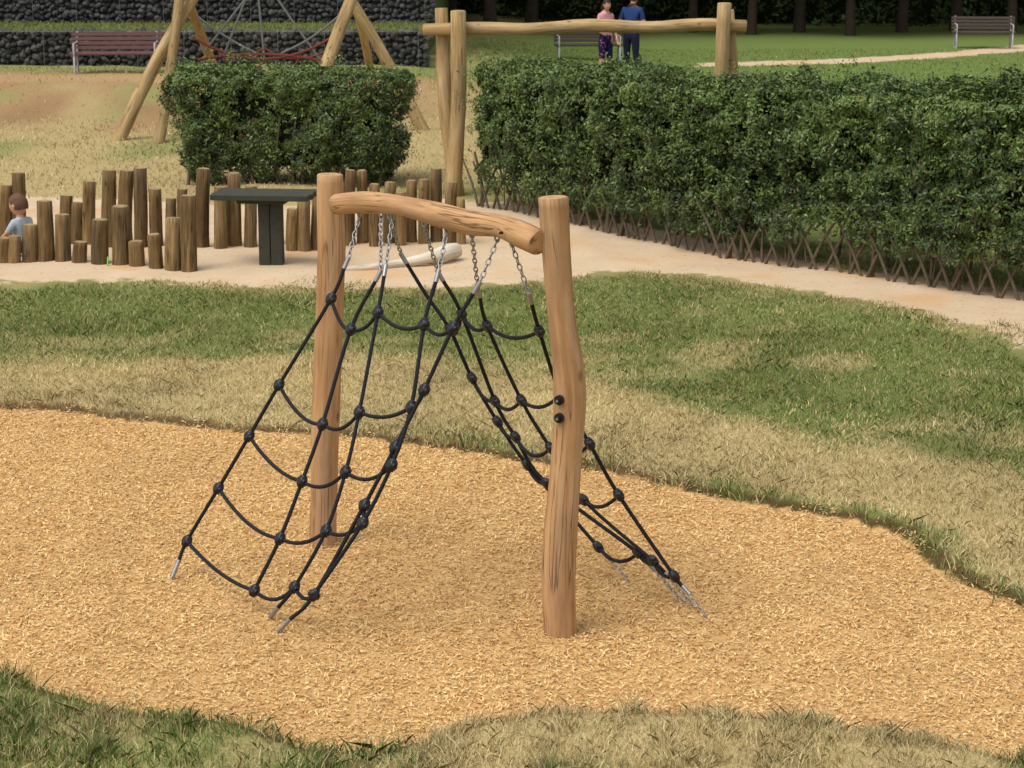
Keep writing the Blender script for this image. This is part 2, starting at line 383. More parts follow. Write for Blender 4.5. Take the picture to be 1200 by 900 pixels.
cs=psd(P,CHIPS); sd=psd(P,SAND)+.28*sn(P,2.2)+.15*sn(P,6,1); k=(cs+RNG.normal(0,.04,len(P))+.05*sn(P,11,3)<-.03)&(sd<-.05-.3*RNG.random(len(P))**3)&(P[:,1]>9.9); P=P[k]; cs=cs[k]
bare=sn(P,2.7,3)+.6*sn(P,7,2); k=RNG.random(len(P))>.45*ss(bare,.5,1.2); P=P[k];cs=cs[k]
c,pk,d=grasscol(P,cs); n=len(P); print("grass",n)
hh=RNG.uniform(.018,.05,n)*(1+.5*ss(sn(P,3.4,1),.2,1))*(1+.9*(1-ss(-cs,0,.25))*(.5+.5*sn(P,8,2)))
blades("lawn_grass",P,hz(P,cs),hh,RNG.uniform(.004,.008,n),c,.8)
P=region(125000,-2.7,2.7,7.4,9.7); cs=psd(P,CHIPS); k=(cs+.06*sn(P,9)+RNG.normal(0,.045,len(P))<-.01); P=P[k]; cs=cs[k]
cl=sn(P,8,1)+.6*sn(P,17,2); k=RNG.random(len(P))<.3+.7*ss(cl,-.6,.5); P=P[k];cs=cs[k];cl=cl[k]
c,pk,d=grasscol(P,cs,.95); n=len(P); hh=RNG.uniform(.02,.065,n)*(1+.6*ss(cl,0,1))*np.where(d<.5,1.15,.9)
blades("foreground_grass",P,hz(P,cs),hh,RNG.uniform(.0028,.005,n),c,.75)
P=region(150000,-15,15,24,56); P=P[(np.abs(P[:,0])<P[:,1]*.27+1)&(RNG.random(len(P))<(26/P[:,1])**1.0)]
cs=np.full(len(P),-5.); sd=np.maximum(psd(P,SAND),psd(P,PATH)-.2)+.4*sn(P,1.5)*(P[:,1]<40); k=(sd<-.1)&~((P[:,1]>43.8)&(P[:,0]<-1.2)); P=P[k];cs=cs[k]
er=(ss(P[:,1],34.5,37)*(1-ss(P[:,1],41,43)))*(1-ss(P[:,0],-3.5,1)); k=RNG.random(len(P))>.85*er; P=P[k];cs=cs[k]
c,pk,d=grasscol(P,cs,.95); n=len(P); blades("meadow_grass",P,hz(P),RNG.uniform(.02,.07,n),RNG.uniform(.010,.018,n),c,.6)

# ---------------------------------------------------------------- CLIMBING FRAME
frame=empty("rope_climbing_frame",G(520,690))
def par(o):
    o.parent=frame; o.matrix_parent_inverse=Matrix.Translation(-frame.location); return o
nb=G(656,742); fb=G(380,637)
def depth(p): return (p-Vector((0,0,H))).dot(Vector((0,math.cos(TH),-math.sin(TH))))
mb=MB()
npts=[(656,752),(656,735),(655,700),(655,660),(657,620),(660,580),(663,540),(667,500),(668,465),(666,430),(661,395),(656,350),(653,310),(650,270),(648,232)]
nw=[42,41,42,43,42,39,37,38,40,38,35,34,35,37,38]
pl=[onY(x,y,nb.y) for x,y in npts]
mb.tube(pl,[a*.96/2/(F/depth(p)) for a,p in zip(nw,pl)],n=32,mat=0,cap=1,amp=.02,bevel=.008,tint=.72,k=4)
par(mb.obj("post_1",[W_NEW,W_END]))
mb=MB()
fpts=[(379,648),(379,600),(380,540),(382,480),(384,420),(387,350),(388,290),(387,240),(387,205)]
fw=[34,33,34,35,34,33,34,33,32]
pf=[onY(x,y,fb.y) for x,y in fpts]
mb.tube(pf,[a*.96/2/(F/depth(p)) for a,p in zip(fw,pf)],n=32,mat=0,cap=1,amp=.02,bevel=.008,tint=.68,k=4)
par(mb.obj("post_2",[W_NEW,W_END]))
A=Vector((fb.x,fb.y,0)); B=Vector((nb.x-.07,nb.y-.10,0)); bd=(B-A).normalized(); bn=Vector((bd.y,-bd.x,0))
bpx=[(396,239),(430,237),(470,241),(510,251),(550,260),(585,265),(610,275),(631,284)]
bw=[25,27,23,28,29,26,31,31]
pb=[onPlane(x,y,A,bn) for x,y in bpx]
mb=MB(); mb.tube(pb,[a/2/(F/depth(p)) for a,p in zip(bw,pb)],n=28,mat=0,cap=1,amp=.03,bevel=.007,tint=.8,k=5)
par(mb.obj("crossbeam",[W_NEW,W_END]))
bcurve=cr(pb,12)
def beam_at(px,dz=-.06):
    best=None
    for p in bcurve:
        x=600+p.x/depth(p)*F
        if best is None or abs(x-px)<best[0]: best=(abs(x-px),p)
    return best[1]+Vector((0,0,dz))
mb=MB(); 
for (x,y) in ((655,469),(655,490)):
    p=onY(x,y,nb.y-.075); d=Vector((-.45,-.88,0)).normalized(); 
    mb.tube([p-d*.02,p+d*.006],.025,n=20,mat=0,cap=0); mb.tube([p+d*.006,p+d*.02],.015,n=6,mat=0,cap=0)
    mb.tube([p+d*.02,p+d*.026],.007,n=8,mat=1,cap=1)
p=beam_at(600,0); mb.tube([p+Vector((-.05,-.055,.0)),p+Vector((-.06,-.068,.0))],.008,n=10,mat=0,cap=0)
par(mb.obj("bolts",[PLAST,STEEL]))
rope=MB(); joint=MB(); chain=MB(); RR=.0105
def sagline(a,b,sag,n=10):
    out=[]
    for i in range(n+1):
        t=i/n; p=a.lerp(b,t); p.z-=sag*4*t*(1-t); p.z=max(p.z,.014); out.append(p)
    return out
def node(p,t,side):
    t=t.normalized(); 
    joint.tube([p-t*.034,p-t*.03,p+t*.03,p+t*.034],[.014,.020,.020,.014],n=12,cap=0)
    side=(side-t*side.dot(t)).normalized(); nn=t.cross(side)
    joint.tube([p-side*.032,p-side*.028,p+side*.028,p+side*.032],[.012,.017,.017,.012],n=10,cap=0)
    joint.tube([p-nn*.022,p-nn*.018,p+nn*.018,p+nn*.022],[.017,.027,.027,.017],n=14,cap=0)
def make_net(base0,base1,cols):
    g0=G(*base0);g1=G(*base1); bm_=beam_at(515); n=(g1-g0).cross(bm_-g0).normalized()
    C=[]
    for c in cols:
        top=beam_at(c['beam']); pts=[onPlane(x,y,g0,n) for x,y in c['pts']]
        st=onPlane(*c['start'],g0,n)
        chain.link_torus(top+Vector((0,0,.0)),Vector((0,0,1)),bd,.045,.035,.006)
        chain.chain(top-Vector((0,0,.015)),st)
        d0=(pts[0]-st).normalized(); chain.tube([st-d0*.01,st+d0*.06],.0125,n=10,cap=0)
        P_=[st+d0*.04]+pts
        if c.get('end'):
            e=G(*c['end'],h=.01); d=(e-pts[-1]).normalized(); L=(e-pts[-1]).length
            if c.get('chain'):
                m=pts[-1]+d*.10; P_.append(m); chain.tube([m-d*.03,m+d*.03],.0125,n=10,cap=0); chain.chain(m+d*.03,e-Vector((0,0,.02)),ln=.036,wd=.018,wr=.003)
            else:
                m=pts[-1]+d*max(.03,L-.09); P_.append(m); chain.tube([m-d*.01,e],.0125,n=10,cap=0); chain.chain(e,e+d*.05)
        P_=[Vector((q.x,q.y,max(q.z,.014))) for q in P_]
        rope.tube(P_,RR,n=8,k=5)
        C.append(pts)
    return C
LC=[dict(beam=420,start=(408,303),pts=[(388,350),(327,451),(292,511),(256,572),(219,634)],end=(202,676)),
    dict(beam=447,start=(446,318),pts=[(411,386),(378,497),(354,564),(328,631),(298,692)]),
    dict(beam=460,start=(452,312),pts=[(443,366),(421,483),(405,553),(382,622),(345,688)],end=(316,724)),
    dict(beam=524,start=(514,318),pts=[(497,380),(482,477),(459,545),(425,613),(368,697)]),
    dict(beam=582,start=(562,332),pts=[(531,384),(497,457),(463,524),(427,592),(368,697)],end=(326,740))]
RC=[dict(beam=457,start=(470,298),pts=[(499,345),(527,386),(553,443),(583,494),(618,545),(701,641)],end=(740,681),chain=1),
    dict(beam=497,start=(513,318),pts=[(541,368),(580,470),(604,512),(640,566),(748,648)],end=(806,708),chain=1),
    dict(beam=552,start=(560,338),pts=[(571,382),(611,469),(645,525),(684,586),(765,657)],end=(820,714),chain=1),
    dict(beam=601,start=(620,345),pts=[(632,388),(657,462),(691,520),(725,580),(790,675)],end=(832,724),chain=1)]
LP=make_net((202,676),(326,740),LC); RP=make_net((740,681),(832,724),RC); RP[0]=RP[0][1:]
for NP,sg in ((LP,.05),(RP,.06)):
    nc=len(NP)
    for r in range(5):
        for c in range(nc-1):
            a=NP[c][r]; b=NP[c+1][r]
            if (a-b).length>.03: rope.tube(sagline(a,b,min(sg*random.uniform(.75,1.3),(a-b).length*.22)),RR,n=8)
        for c in range(nc):
            if NP is LP and r==4 and c==3: continue
            p=NP[c][r]; q=NP[c][min(r+1,4)]; t=(q-NP[c][max(r-1,0)]); s=NP[min(c+1,nc-1)][r]-NP[max(c-1,0)][r]
            if s.length<.01: s=Vector((1,0,0))
            node(Vector((p.x,p.y,max(p.z,.022))),t,s)
par(rope.obj("net_ropes",[ROPE])); par(joint.obj("net_connectors",[PLAST])); par(chain.obj("chains",[STEEL]))

# ---------------------------------------------------------------- log palisades
def palisade(name,items,seed):
    random.seed(seed); mb=MB()
    for (x,ty,by,wd) in items:
        b=G(x,by); D=b.y; r=wd*.95/2/(F/(D*math.cos(TH)+H*math.sin(TH)))
        t=onY(x+random.uniform(-2,2),ty,D); hgt=t.z; lx=t.x-b.x
        mb.tube([b-Vector((0,0,.1)),b+Vector((lx*.3+random.uniform(-.012,.012),random.uniform(-.01,.01),hgt*.4)),Vector((t.x,D+random.uniform(-.02,.02),hgt))],
                [r*1.04,r,r*.93],n=16,cap=1,amp=.03,bevel=.014,tint=random.uniform(.05,1),k=4)
    return mb.obj(name,[W_OLD,W_OEND])
palisade("log_palisade",[(-60,270,311,20),(-40,240,311,20),(-20,262,311,22),(4,279,312,15),(16,277,312,16),(36,264,311,20),(54,236,311,20),(73,252,312,20),(93,284,314,18),(117,258,315,22),(142,242,316,23),(161,283,318,20),(182,275,320,18),(203,256,321,21),(222,230,322,20)],1)
palisade("log_palisade",[(-20,210,290,18),(7,218,288,15),(22,203,288,17),(76,230,290,16),(90,238,290,15),(104,213,290,17),(128,200,292,18),(147,200,292,18),(165,198,293,17),(184,222,293,16),(200,233,294,14),(214,222,295,14),(237,198,294,18),(258,220,296,17),(275,203,293,17),(294,219,295,16)],2)
palisade("log_palisade",[(326,232,292,15),(342,245,299,15),(357,235,299,17),(372,222,297,15),(398,215,292,14),(410,200,292,14),(425,200,290,14),(440,216,294,14),(456,214,290,15),(470,226,292,14),(482,212,288,14),(497,211,290,14),(512,198,288,15),(528,214,290,15),(541,234,292,12)],3)

# ---------------------------------------------------------------- table
tb=G(319,315); tab=empty("timber_table",tb)
mb=MB()
for k_ in range(2): mb.box(Vector((-.062+.124*k_,0,.36)),(.118,.22,.74),0,None,.01)
mb.obj("pillar",[TABLE],tab)
mb=MB(); R=Matrix.Rotation(math.radians(-6),3,'Z')
for k_ in range(4): mb.box(R@Vector((-.06,-.21+.14*k_,.775)),(1.02+.03*(k_%2),.132,.06),0,R,.008)
mb.box(R@Vector((-.06,0,.725)),(.5,.4,.04),0,R,.004); mb.obj("top",[TABLE],tab)
mb=MB(); mb.tube([G(404,316,.05),G(440,313,.07),G(470,309,.08),G(498,303,.12),G(520,297,.15),G(534,293,.15)],[.035,.045,.047,.055,.075,.08],n=14,cap=1,amp=.05,tint=1,k=5)
mb.tube([G(498,303,.10),G(512,308,.05),G(522,311,.02)],[.03,.025,.02],n=8,cap=1,amp=.02,k=4,tint=.9)
mb.obj("fallen_branch",[W_GREY,W_GREY])
mb=MB(); q=G(127,317); q.y-=.05; mb.tube([q+Vector((0,0,.0)),q+Vector((.012,0,.15))],.009,n=8,cap=0,bevel=.002)
mb.obj("plastic_stick",[plain("green_plastic",(.16,.6,.06),.4)])

# ---------------------------------------------------------------- log gateway frame (behind the hedge)
mb=MB(); Yg=26.4; 
def lg(a,b,wa,wb,dy0=0,dy1=0,mid=0,n=16,tint=None,m=mb):
    p=onY(a[0],a[1],Yg+dy0); q=onY(b[0],b[1],Yg+dy1); s=F/26.6; mm=p.lerp(q,.5)+Vector((mid,0,0))
    m.tube([p,mm,q],[wa/2/s,(wa+wb)/4/s,wb/2/s],n=n,cap=1,amp=.035,bevel=.012,tint=random.uniform(.5,.9) if tint is None else tint,k=5)
lg((537,240),(517,10),19,15,.0,.16,-.05); lg((530,238),(537,13),19,17,-.05,-.16,.04)
lg((832,236),(849,4),19,16,-.05,-.16,.03); lg((872,236),(853,12),18,14,.1,.16,-.02)
mb.tube([onY(x,y,Yg) for x,y in ((496,35),(560,33),(620,34),(690,30),(760,32),(820,29),(874,31))],[.072,.08,.078,.085,.076,.084,.08],n=16,cap=1,amp=.03,bevel=.012,tint=.8,k=4)
mb.obj("log_swing_frame",[W_TRIM,W_OEND])

# ---------------------------------------------------------------- tripods + climbing net (back left)
s33=F/33.5; tri=empty("log_tripod_climber",G(300,165)); mb=MB()
def leg(foot,top,w):
    mb.tube([foot-Vector((0,0,.15)),foot.lerp(top,.5)+Vector((random.uniform(-.06,.06),0,.03)),top],[w*.5/s33,w*.43/s33,w*.38/s33],n=16,cap=1,amp=.03,bevel=.015,tint=random.uniform(.3,.8),k=5)
leg(G(130,170),onY(240,-25,34.2),17); leg(G(183,172),onY(213,-25,33.9),14); leg(G(262,100,.3),onY(208,-30,34.4),14)
leg(G(345,175),onY(421,-25,34.0),18); leg(G(505,160),onY(396,-25,34.3),16); leg(G(440,110,.3),onY(404,-30,34.6),12)
o=mb.obj("logs",[W_TRIM,W_OEND]); o.parent=tri; o.matrix_parent_inverse=Matrix.Translation(-tri.location)
mb=MB()
def rp(a,b,sg,m=0,r=.02): mb.tube(sagline(onY(*a,34.4),onY(*b,34.4),sg),r,n=6,mat=m)
rp((228,45),(392,42),.36,1,.026); rp((232,70),(390,74),-.12,1,.026); rp((232,20),(300,62),.04); rp((398,18),(330,62),.06); rp((292,-12),(262,66),.0); rp((302,-12),(310,70),.0); rp((318,-12),(380,76),.02); rp((296,-12),(240,60),0)
rp((262,66),(310,56),.08,1); rp((310,56),(345,68),.06,1); rp((345,68),(385,58),.05,1); rp((262,66),(285,100),0,1); rp((285,100),(310,70),0,1);rp((310,70),(330,100),0,1);rp((330,100),(350,70),0,1)
o=mb.obj("climbing_ropes",[plain("grey_rope",(.16,.16,.155),.8),REDROPE]); o.parent=tri; o.matrix_parent_inverse=Matrix.Translation(-tri.location)

# ---------------------------------------------------------------- hedges
def hedge(name,A,B,width,h0,h1,zlo,n,seed,flare=0.0,side=1,L=(.04,.075),rnd=.2,lump=1.0):
    A=np.array(A[:2]);B=np.array(B[:2]); Ln=np.linalg.norm(B-A); T=(B-A)/Ln; W_=np.array([-T[1],T[0]])*side
    par_=empty(name,(A[0],A[1],0)); rg=np.random.default_rng(seed)
    def place(s,wv,z): 
        return np.column_stack([A[0]+T[0]*s+W_[0]*wv,A[1]+T[1]*s+W_[1]*wv,z])
    hh=lambda s:h0+(h1-h0)*s/Ln
    areas=np.array([Ln*1.6*1.25,Ln*1.6*.35,Ln*width,width*1.6,width*1.6]); f=rg.choice(5,n,p=areas/areas.sum())
    s=rg.uniform(0,Ln,n); wv=rg.uniform(0,width,n); z=zlo-.1+(hh(s)-zlo+.1)*rg.random(n)
    nn=np.zeros((n,3))
    dep=np.abs(rg.exponential(.075,n))
    for k,(ax) in enumerate(['f','b','t','l','r']):
        m=f==k
        if ax=='f': wv[m]=0; nn[m]=(0,-1,.15)
        if ax=='b': wv[m]=width; nn[m]=(0,1,.15)
        if ax=='t': z[m]=hh(s[m]); nn[m]=(0,0,1)
        if ax=='l': s[m]=0; nn[m]=(-1,0,.1)
        if ax=='r': s[m]=Ln; nn[m]=(1,0,.1)
    r=rnd
    Q=np.column_stack([s,wv,z]); 
    lo_=np.array([r,r,0]); hi=np.column_stack([np.full(n,Ln-r),np.full(n,width-r),hh(s)-r])
    core=np.minimum(np.maximum(Q,lo_),hi); off=Q-core; d=np.linalg.norm(off,axis=1,keepdims=True)
    Q=core+off*np.minimum(1,r/(d+1e-6)); nn=nrm(nn+.8*off/(d+1e-6)*(d>r*.5))
    S=Q*np.array([1,1,1.35])
    b1=sn(S,1.8,seed); b2=sn(S,4.6,seed+1); b3=sn(S,11,seed+2)
    bump=lump*(.075*b1+.070*b2+.045*b3)
    Q=Q+nn*(bump-dep)[:,None]
    fl=zlo+.10*sn(Q[:,:1]*np.ones((1,2)),4,seed)+.08*sn(Q[:,:2],11,seed+1)+rg.normal(0,.06,n)
    keep=Q[:,2]>fl; gap=sn(S,6.5,seed+4)+.6*sn(S,15,seed+5); keep&=rg.random(n)>.8*ss(gap,.15,.9)*(f!=2)
    zz=Q[:,2]/hh(s)
    if flare:
        Q[:,0]=(Q[:,0]-Ln/2)*(1-flare*(1-zz)**1.3)+Ln/2
    Q=Q[keep]; nn=nn[keep]; dep=dep[keep]; zz=zz[keep]; S=S[keep]; n=len(Q)
    nl=nrm(nn+rg.normal(0,.6,(n,3))+np.array([0,0,.3]))
    Pw=place(Q[:,0],Q[:,1],Q[:,2]); Nw=np.column_stack([T[0]*nl[:,0]+W_[0]*nl[:,1],T[1]*nl[:,0]+W_[1]*nl[:,1],nl[:,2]])
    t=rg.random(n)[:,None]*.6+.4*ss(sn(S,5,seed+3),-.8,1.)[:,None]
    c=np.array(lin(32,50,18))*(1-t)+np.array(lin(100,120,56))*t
    c=c*np.clip(1.15-3.6*dep,.18,1.15)[:,None]*(.64+.46*ss(zz,.2,1.0))[:,None]  # deeper leaves get darker: inner hedge shade painted into leaf colour
    ye=rg.random(n)<.08; c[ye]=c[ye]*np.array([1.5,1.35,.95]); brn=rg.random(n)<.015; c[brn]=lin(110,82,46)
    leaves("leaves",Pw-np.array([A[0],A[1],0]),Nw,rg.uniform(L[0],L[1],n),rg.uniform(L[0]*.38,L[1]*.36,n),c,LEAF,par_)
    m=int(Ln*width*60); s=rg.uniform(.03,Ln-.03,m); wv=rg.uniform(.0,width-.03,m); PP=[];NN=[]
    s2=sn(np.column_stack([s,wv]),3,seed)
    for i_ in range(m):
        b=place(np.array([s[i_]]),np.array([wv[i_]]),np.array([hh(s[i_])-.03+.05*s2[i_]]))[0]-np.array([A[0],A[1],0]); hgt=rg.uniform(.03,.15)*(1.5 if s2[i_]>.2 else .8)
        tp=b+np.array([rg.normal(0,.3)*hgt,rg.normal(0,.3)*hgt,hgt]); 
        for q in np.linspace(.1,1,9): PP.append(b+(tp-b)*q+rg.normal(0,.013,3)); NN.append(rg.normal(size=3)+np.array([0,0,.5]))
    m2=int(Ln*70)
    for i_ in range(m2):
        si=rg.uniform(0,Ln); zi=rg.uniform(zlo+.1,hh(si)-.1); 
        if flare: si=(si-Ln/2)*(1-flare*(1-zi/hh(si))**1.3)+Ln/2
        b=place(np.array([si]),np.array([.03]),np.array([zi]))[0]-np.array([A[0],A[1],0]); l_=rg.uniform(.07,.19)
        tp=b+np.array([-W_[0]*l_*.7+rg.normal(0,.04),-W_[1]*l_*.7+rg.normal(0,.04),l_*rg.uniform(-.1,.8)])
        for q in np.linspace(.1,1,9): PP.append(b+(tp-b)*q+rg.normal(0,.013,3)); NN.append(rg.normal(size=3)+np.array([0,-.3,.5]))
    # loose end shoots
    for i_ in range(int(60*max(1,lump))):
        sg=rg.choice([-1,1]); zi=rg.uniform(zlo+.2,max(h0,h1)-.1); wv_=rg.uniform(0,width); l_=rg.uniform(.08,.22)*lump; base_s=(Ln if sg>0 else 0)
        if flare: base_s=(base_s-Ln/2)*(1-flare*(1-zi/h0)**1.3)+Ln/2
        b=place(np.array([base_s]),np.array([wv_]),np.array([zi]))[0]-np.array([A[0],A[1],0])
        tp=b+np.array([T[0]*sg*l_,T[1]*sg*l_,l_*rg.uniform(0,.9)])
        for q in np.linspace(0,1,11): PP.append(b+(tp-b)*q+rg.normal(0,.015,3)); NN.append(rg.normal(size=3)+np.array([0,-.3,.5]))
    PP=np.array(PP);NN=nrm(np.array(NN)); t=rg.random(len(PP))[:,None]; c=np.array(lin(60,82,34))*(1-t)+np.array(lin(122,142,72))*t
    leaves("shoots",PP,NN,rg.uniform(.035,.06,len(PP)),rg.uniform(.014,.024,len(PP)),c,LEAF,par_)
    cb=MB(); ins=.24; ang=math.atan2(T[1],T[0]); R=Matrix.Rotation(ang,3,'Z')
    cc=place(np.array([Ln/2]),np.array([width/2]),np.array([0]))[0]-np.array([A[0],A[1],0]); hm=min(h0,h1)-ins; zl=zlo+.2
    cb.box(Vector((cc[0],cc[1],(hm+zl)/2)),((Ln-2*ins)*(1-flare*.9),width-2*ins,hm-zl),0,R,.1); cb.obj("hedge_shade_core",[DARKCORE],par_)  # solid dark box standing in for the shade inside the hedge
    return par_,A,T,W_,Ln
def stems(par_,A,T,W_,Ln,width,z,seed,lattice=True,gap=.2,flare=0):
    rg=np.random.default_rng(seed); mb=MB()
    A=np.array([0.,0.])
    for wv in (.12,width*.55):
        s=.08 if not flare else Ln*flare*.5
        g_=gap*(1 if wv<.2 else 2.2)
        while s<Ln-(Ln*flare*.5):
            def q(ds,dw,zz): 
                ss_=s+ds; w_=wv+dw; return Vector((T[0]*ss_+W_[0]*w_,T[1]*ss_+W_[1]*w_,zz))
            if lattice and wv<.2:
                for sg in (-1,1):
                    j=rg.uniform(-.04,.04); mb.tube([q(j,0,-.05),q(j+sg*.16,.01*sg,z*.5),q(j+sg*.36,.02*sg,z)],[.019,.017,.013],n=6,k=3)
            r=rg.uniform(.012,.03) if lattice else rg.uniform(.012,.022)
            if not lattice or wv>.2 or rg.random()<.45: mb.tube([q(rg.uniform(-.05,.05),.05+rg.uniform(-.03,.03),-.05),q(rg.uniform(-.06,.06),.05,z*.5),q(rg.uniform(-.12,.12),.05+rg.uniform(-.05,.05),z*1.2)],[r*1.3,r,r*.7],n=7,k=3)
            if rg.random()<.5: mb.tube([q(0,.03,z*.2),q(rg.uniform(-.2,.2),rg.uniform(-.1,.1),z*1.1)],[.009,.005],n=5,k=2)
            s+=g_*rg.uniform(.8,1.2)
    mb.obj("stems",[TWIG],par_)
a=G(548,246); b=G(828,306); c=G(1200,360)
e=c+(c-b)*.9
h=hedge("hedge",a,b,1.15,1.78,1.84,.34,82000,3,lump=1.15); stems(*h,1.15,.6,5,True,.26)
h=hedge("hedge",b+Vector((.03,-.14,0)),e,1.25,1.90,2.04,.42,180000,8,lump=1.15); stems(*h,1.25,.62,6,True,.26)
a=G(203,224); b=G(470,224)
h=hedge("hedge",a,b,1.3,1.66,1.54,.10,76000,11,flare=.09,rnd=.32,lump=1.4); stems(*h,1.3,.8,9,False,.16,.12)

# ---------------------------------------------------------------- benches
def bench(name,loc,yaw,slat,W=1.85):
    e=empty(name,loc); e.rotation_euler=(0,0,yaw)
    mb=MB()
    for i_ in range(5): mb.box(Vector((0,-.22+.095*i_,.44+.004*i_)),(W,.08,.035),0,None,.006)
    mb.obj("seat",[slat],e); mb=MB(); R=Matrix.Rotation(math.radians(-14),3,'X')
    for i_ in range(4): mb.box(Vector((0,.25+.025*i_,.54+.09*i_)),(W,.03,.075),0,R,.006)
    mb.obj("backrest",[slat],e)
    for k_,x in enumerate((-W*.44,W*.44)):
        mb=MB()
        mb.tube([(x,-.25,0),(x,-.24,.41),(x,-.2,.415),(x,.22,.415)],.024,n=8,cap=0); mb.tube([(x,.28,0),(x,.22,.42),(x,.36,.86)],.024,n=8,cap=0)
        mb.tube([(x,-.25,.41),(x,-.27,.62),(x,-.22,.65),(x,.28,.65)],.02,n=8,cap=0); mb.box(Vector((x,.02,.02)),(.06,.62,.03),0,None,.004)
        mb.obj("leg_%d"%(k_+1),[GREYM],e)
    return e
p=G(137,88,.4); bench("park_bench",p,math.radians(4),SLAT)
p=G(1152,57,.04); bench("park_bench",p,math.radians(-6),DKSLAT,1.7)
p=G(690,74,.04); bench("park_bench",p,math.radians(3),DKSLAT,1.7)

# ---------------------------------------------------------------- gabion walls + terraces
st=M("gabion_stone",.85,.2); at=st.attr('tint').outputs['Fac']; wcn=st.noise(st.attr('wc').outputs['Vector'],18,4)
STONE=st.base(st.mix(.4,st.ramp(at,[(0,(.025,.025,.026)),(.5,(.055,.055,.053)),(1,(.12,.115,.10))]),st.ramp(wcn,[(.3,.025),(.7,.12)])))
def gabion(name,x0,x1,y,z0,z1,seed):
    random.seed(seed); mb=MB(); mb.box(Vector(((x0+x1)/2,y+.45,(z0+z1)/2-.1)),(x1-x0,.7,z1-z0+.15),0,None,0,.02)
    z=z0+.06
    while z<z1:
        x=x0
        while x<x1:
            s=random.uniform(.05,.12); x+=s*1.45
            mb.ball((x,y+random.uniform(.02,.09),z+random.uniform(-.045,.045)),(s,.09,random.uniform(.05,.09)),0,1,Matrix.Rotation(random.uniform(-.7,.7),3,'Y'),random.random(),.16)
        z+=.12
    for k in range(len(mb.sm)): mb.sm[k]=False
    wire=MB(); x=x0
    o=mb.obj(name,[STONE])
    while x<x1:
        wire.tube([(x,y-.07,z0),(x,y-.07,z1+.02)],.005,n=4); x+=1.0
    for zz in (z0+.02,z1+.02): wire.tube([(x0,y-.07,zz),(x1,y-.07,zz)],.004,n=4)
    wire.obj("wire_cage",[STEEL],o)
gabion("gabion_wall",-17,-1.9,44.3,.36,1.16,5); gabion("gabion_wall",-19,-1.9,47.8,1.14,2.7,6)
P=region(9000,-18,-1.95,44.6,47.8); n=len(P)
TER=plain("terrace_turf",lin(92,100,60),.95,.05,0,.3,2)
mb=MB(); mb.box(Vector((-9.5,46.1,.6)),(15.2,2.9,1.16),0); mb.obj("terrace_lawn",[TER])
mb=MB(); mb.box(Vector((-15.05,60,1.35)),(26.2,23.5,2.6),0); mb.obj("hill_terrace",[TER])
t=RNG.random(n)[:,None]; blades("terrace_grass",P,np.full(n,1.18),RNG.uniform(.03,.08,n),RNG.uniform(.012,.02,n),np.array(lin(86,100,50))*(1-t)+np.array(lin(150,150,92))*t)

# ---------------------------------------------------------------- trees and shrubbery
def tree_mesh(seed):
    rg=np.random.default_rng(seed); random.seed(seed); mb=MB(); lean=rg.normal(0,.15,2)
    tp=Vector((lean[0],lean[1],3.2)); mb.tube([(0,0,-.2),(lean[0]*.3,lean[1]*.3,1.4),tp,(lean[0]*1.6,lean[1]*1.6,6.5)],[.22,.15,.12,.05],n=12,amp=.03,k=5)
    tips=[]
    for i_ in range(11):
        z=rg.uniform(2.4,5.5); a=rg.uniform(0,6.28); r=rg.uniform(1.2,2.7); q=Vector((math.cos(a)*r,math.sin(a)*r,z+rg.uniform(.5,1.6)))
        mb.tube([(lean[0],lean[1],z),(q.x*.5,q.y*.5,z+.5),q],[.07,.05,.02],n=6,k=3); tips.append(q)
    for i_ in range(8): tips.append(Vector((rg.normal(0,.9),rg.normal(0,.9),rg.uniform(5.5,8))))
    PP=[];CC=[]
    for q in tips:
        m=270; d=nrm(rg.normal(size=(m,3)))*rg.random((m,1))**.45*np.array([1.15,1.15,.8]); PP.append(np.array(q)+d); CC.append(np.full(m,rg.uniform(.6,1.2)))
    PP=np.vstack(PP); CC=np.concatenate(CC)
    base=len(mb.v); n=len(PP); N=nrm(rg.normal(size=(n,3))+np.array([0,0,.6])); r=rg.normal(size=(n,3)); t=nrm(np.cross(N,r)); b=np.cross(N,t)
    L=rg.uniform(.09,.17,n)[:,None]; Wd=L*.55
    co=np.stack([PP-t*L,PP+b*Wd,PP+t*L,PP-b*Wd],1).reshape(-1,3)
    me=bpy.data.meshes.new("tree"); vv=[tuple(x) for x in mb.v]+[tuple(x) for x in co]
    ff=mb.f+[(base+4*i_,base+4*i_+1,base+4*i_+2,base+4*i_+3) for i_ in range(n)]
    me.from_pydata(vv,[],ff); me.materials.append(BARK); me.materials.append(DLEAF)
    me.polygons.foreach_set('material_index',mb.m+[1]*n); me.polygons.foreach_set('use_smooth',mb.sm+[False]*n)
    a=me.attributes.new('col','FLOAT_COLOR','POINT'); c4=np.ones((len(vv),4),dtype=np.float32); tt=rg.random(n)[:,None]
    cc=(np.array(lin(34,48,22))*(1-tt)+np.array(lin(66,84,38))*tt)*CC[:,None]; c4[base:,:3]=np.repeat(cc,4,0); a.data.foreach_set('color',c4.ravel()); return me
TM=[tree_mesh(s) for s in (21,22,23)]
for i_,(px,py,h_) in enumerate([(574,46,.04),(622,40,.04),(812,38,.04),(880,41,.04),(936,38,.04),(996,42,.04),(1056,38,.04),(1120,36,.04),(1185,40,.04),(1290,40,.04),(530,38,.04),(745,35,.04)]):
    o=link(bpy.data.objects.new("tree",TM[i_%3])); o.location=G(px,py,h_); o.rotation_euler=(0,0,i_*1.9); k=random.uniform(.8,1.1); o.scale=(k,k,k)
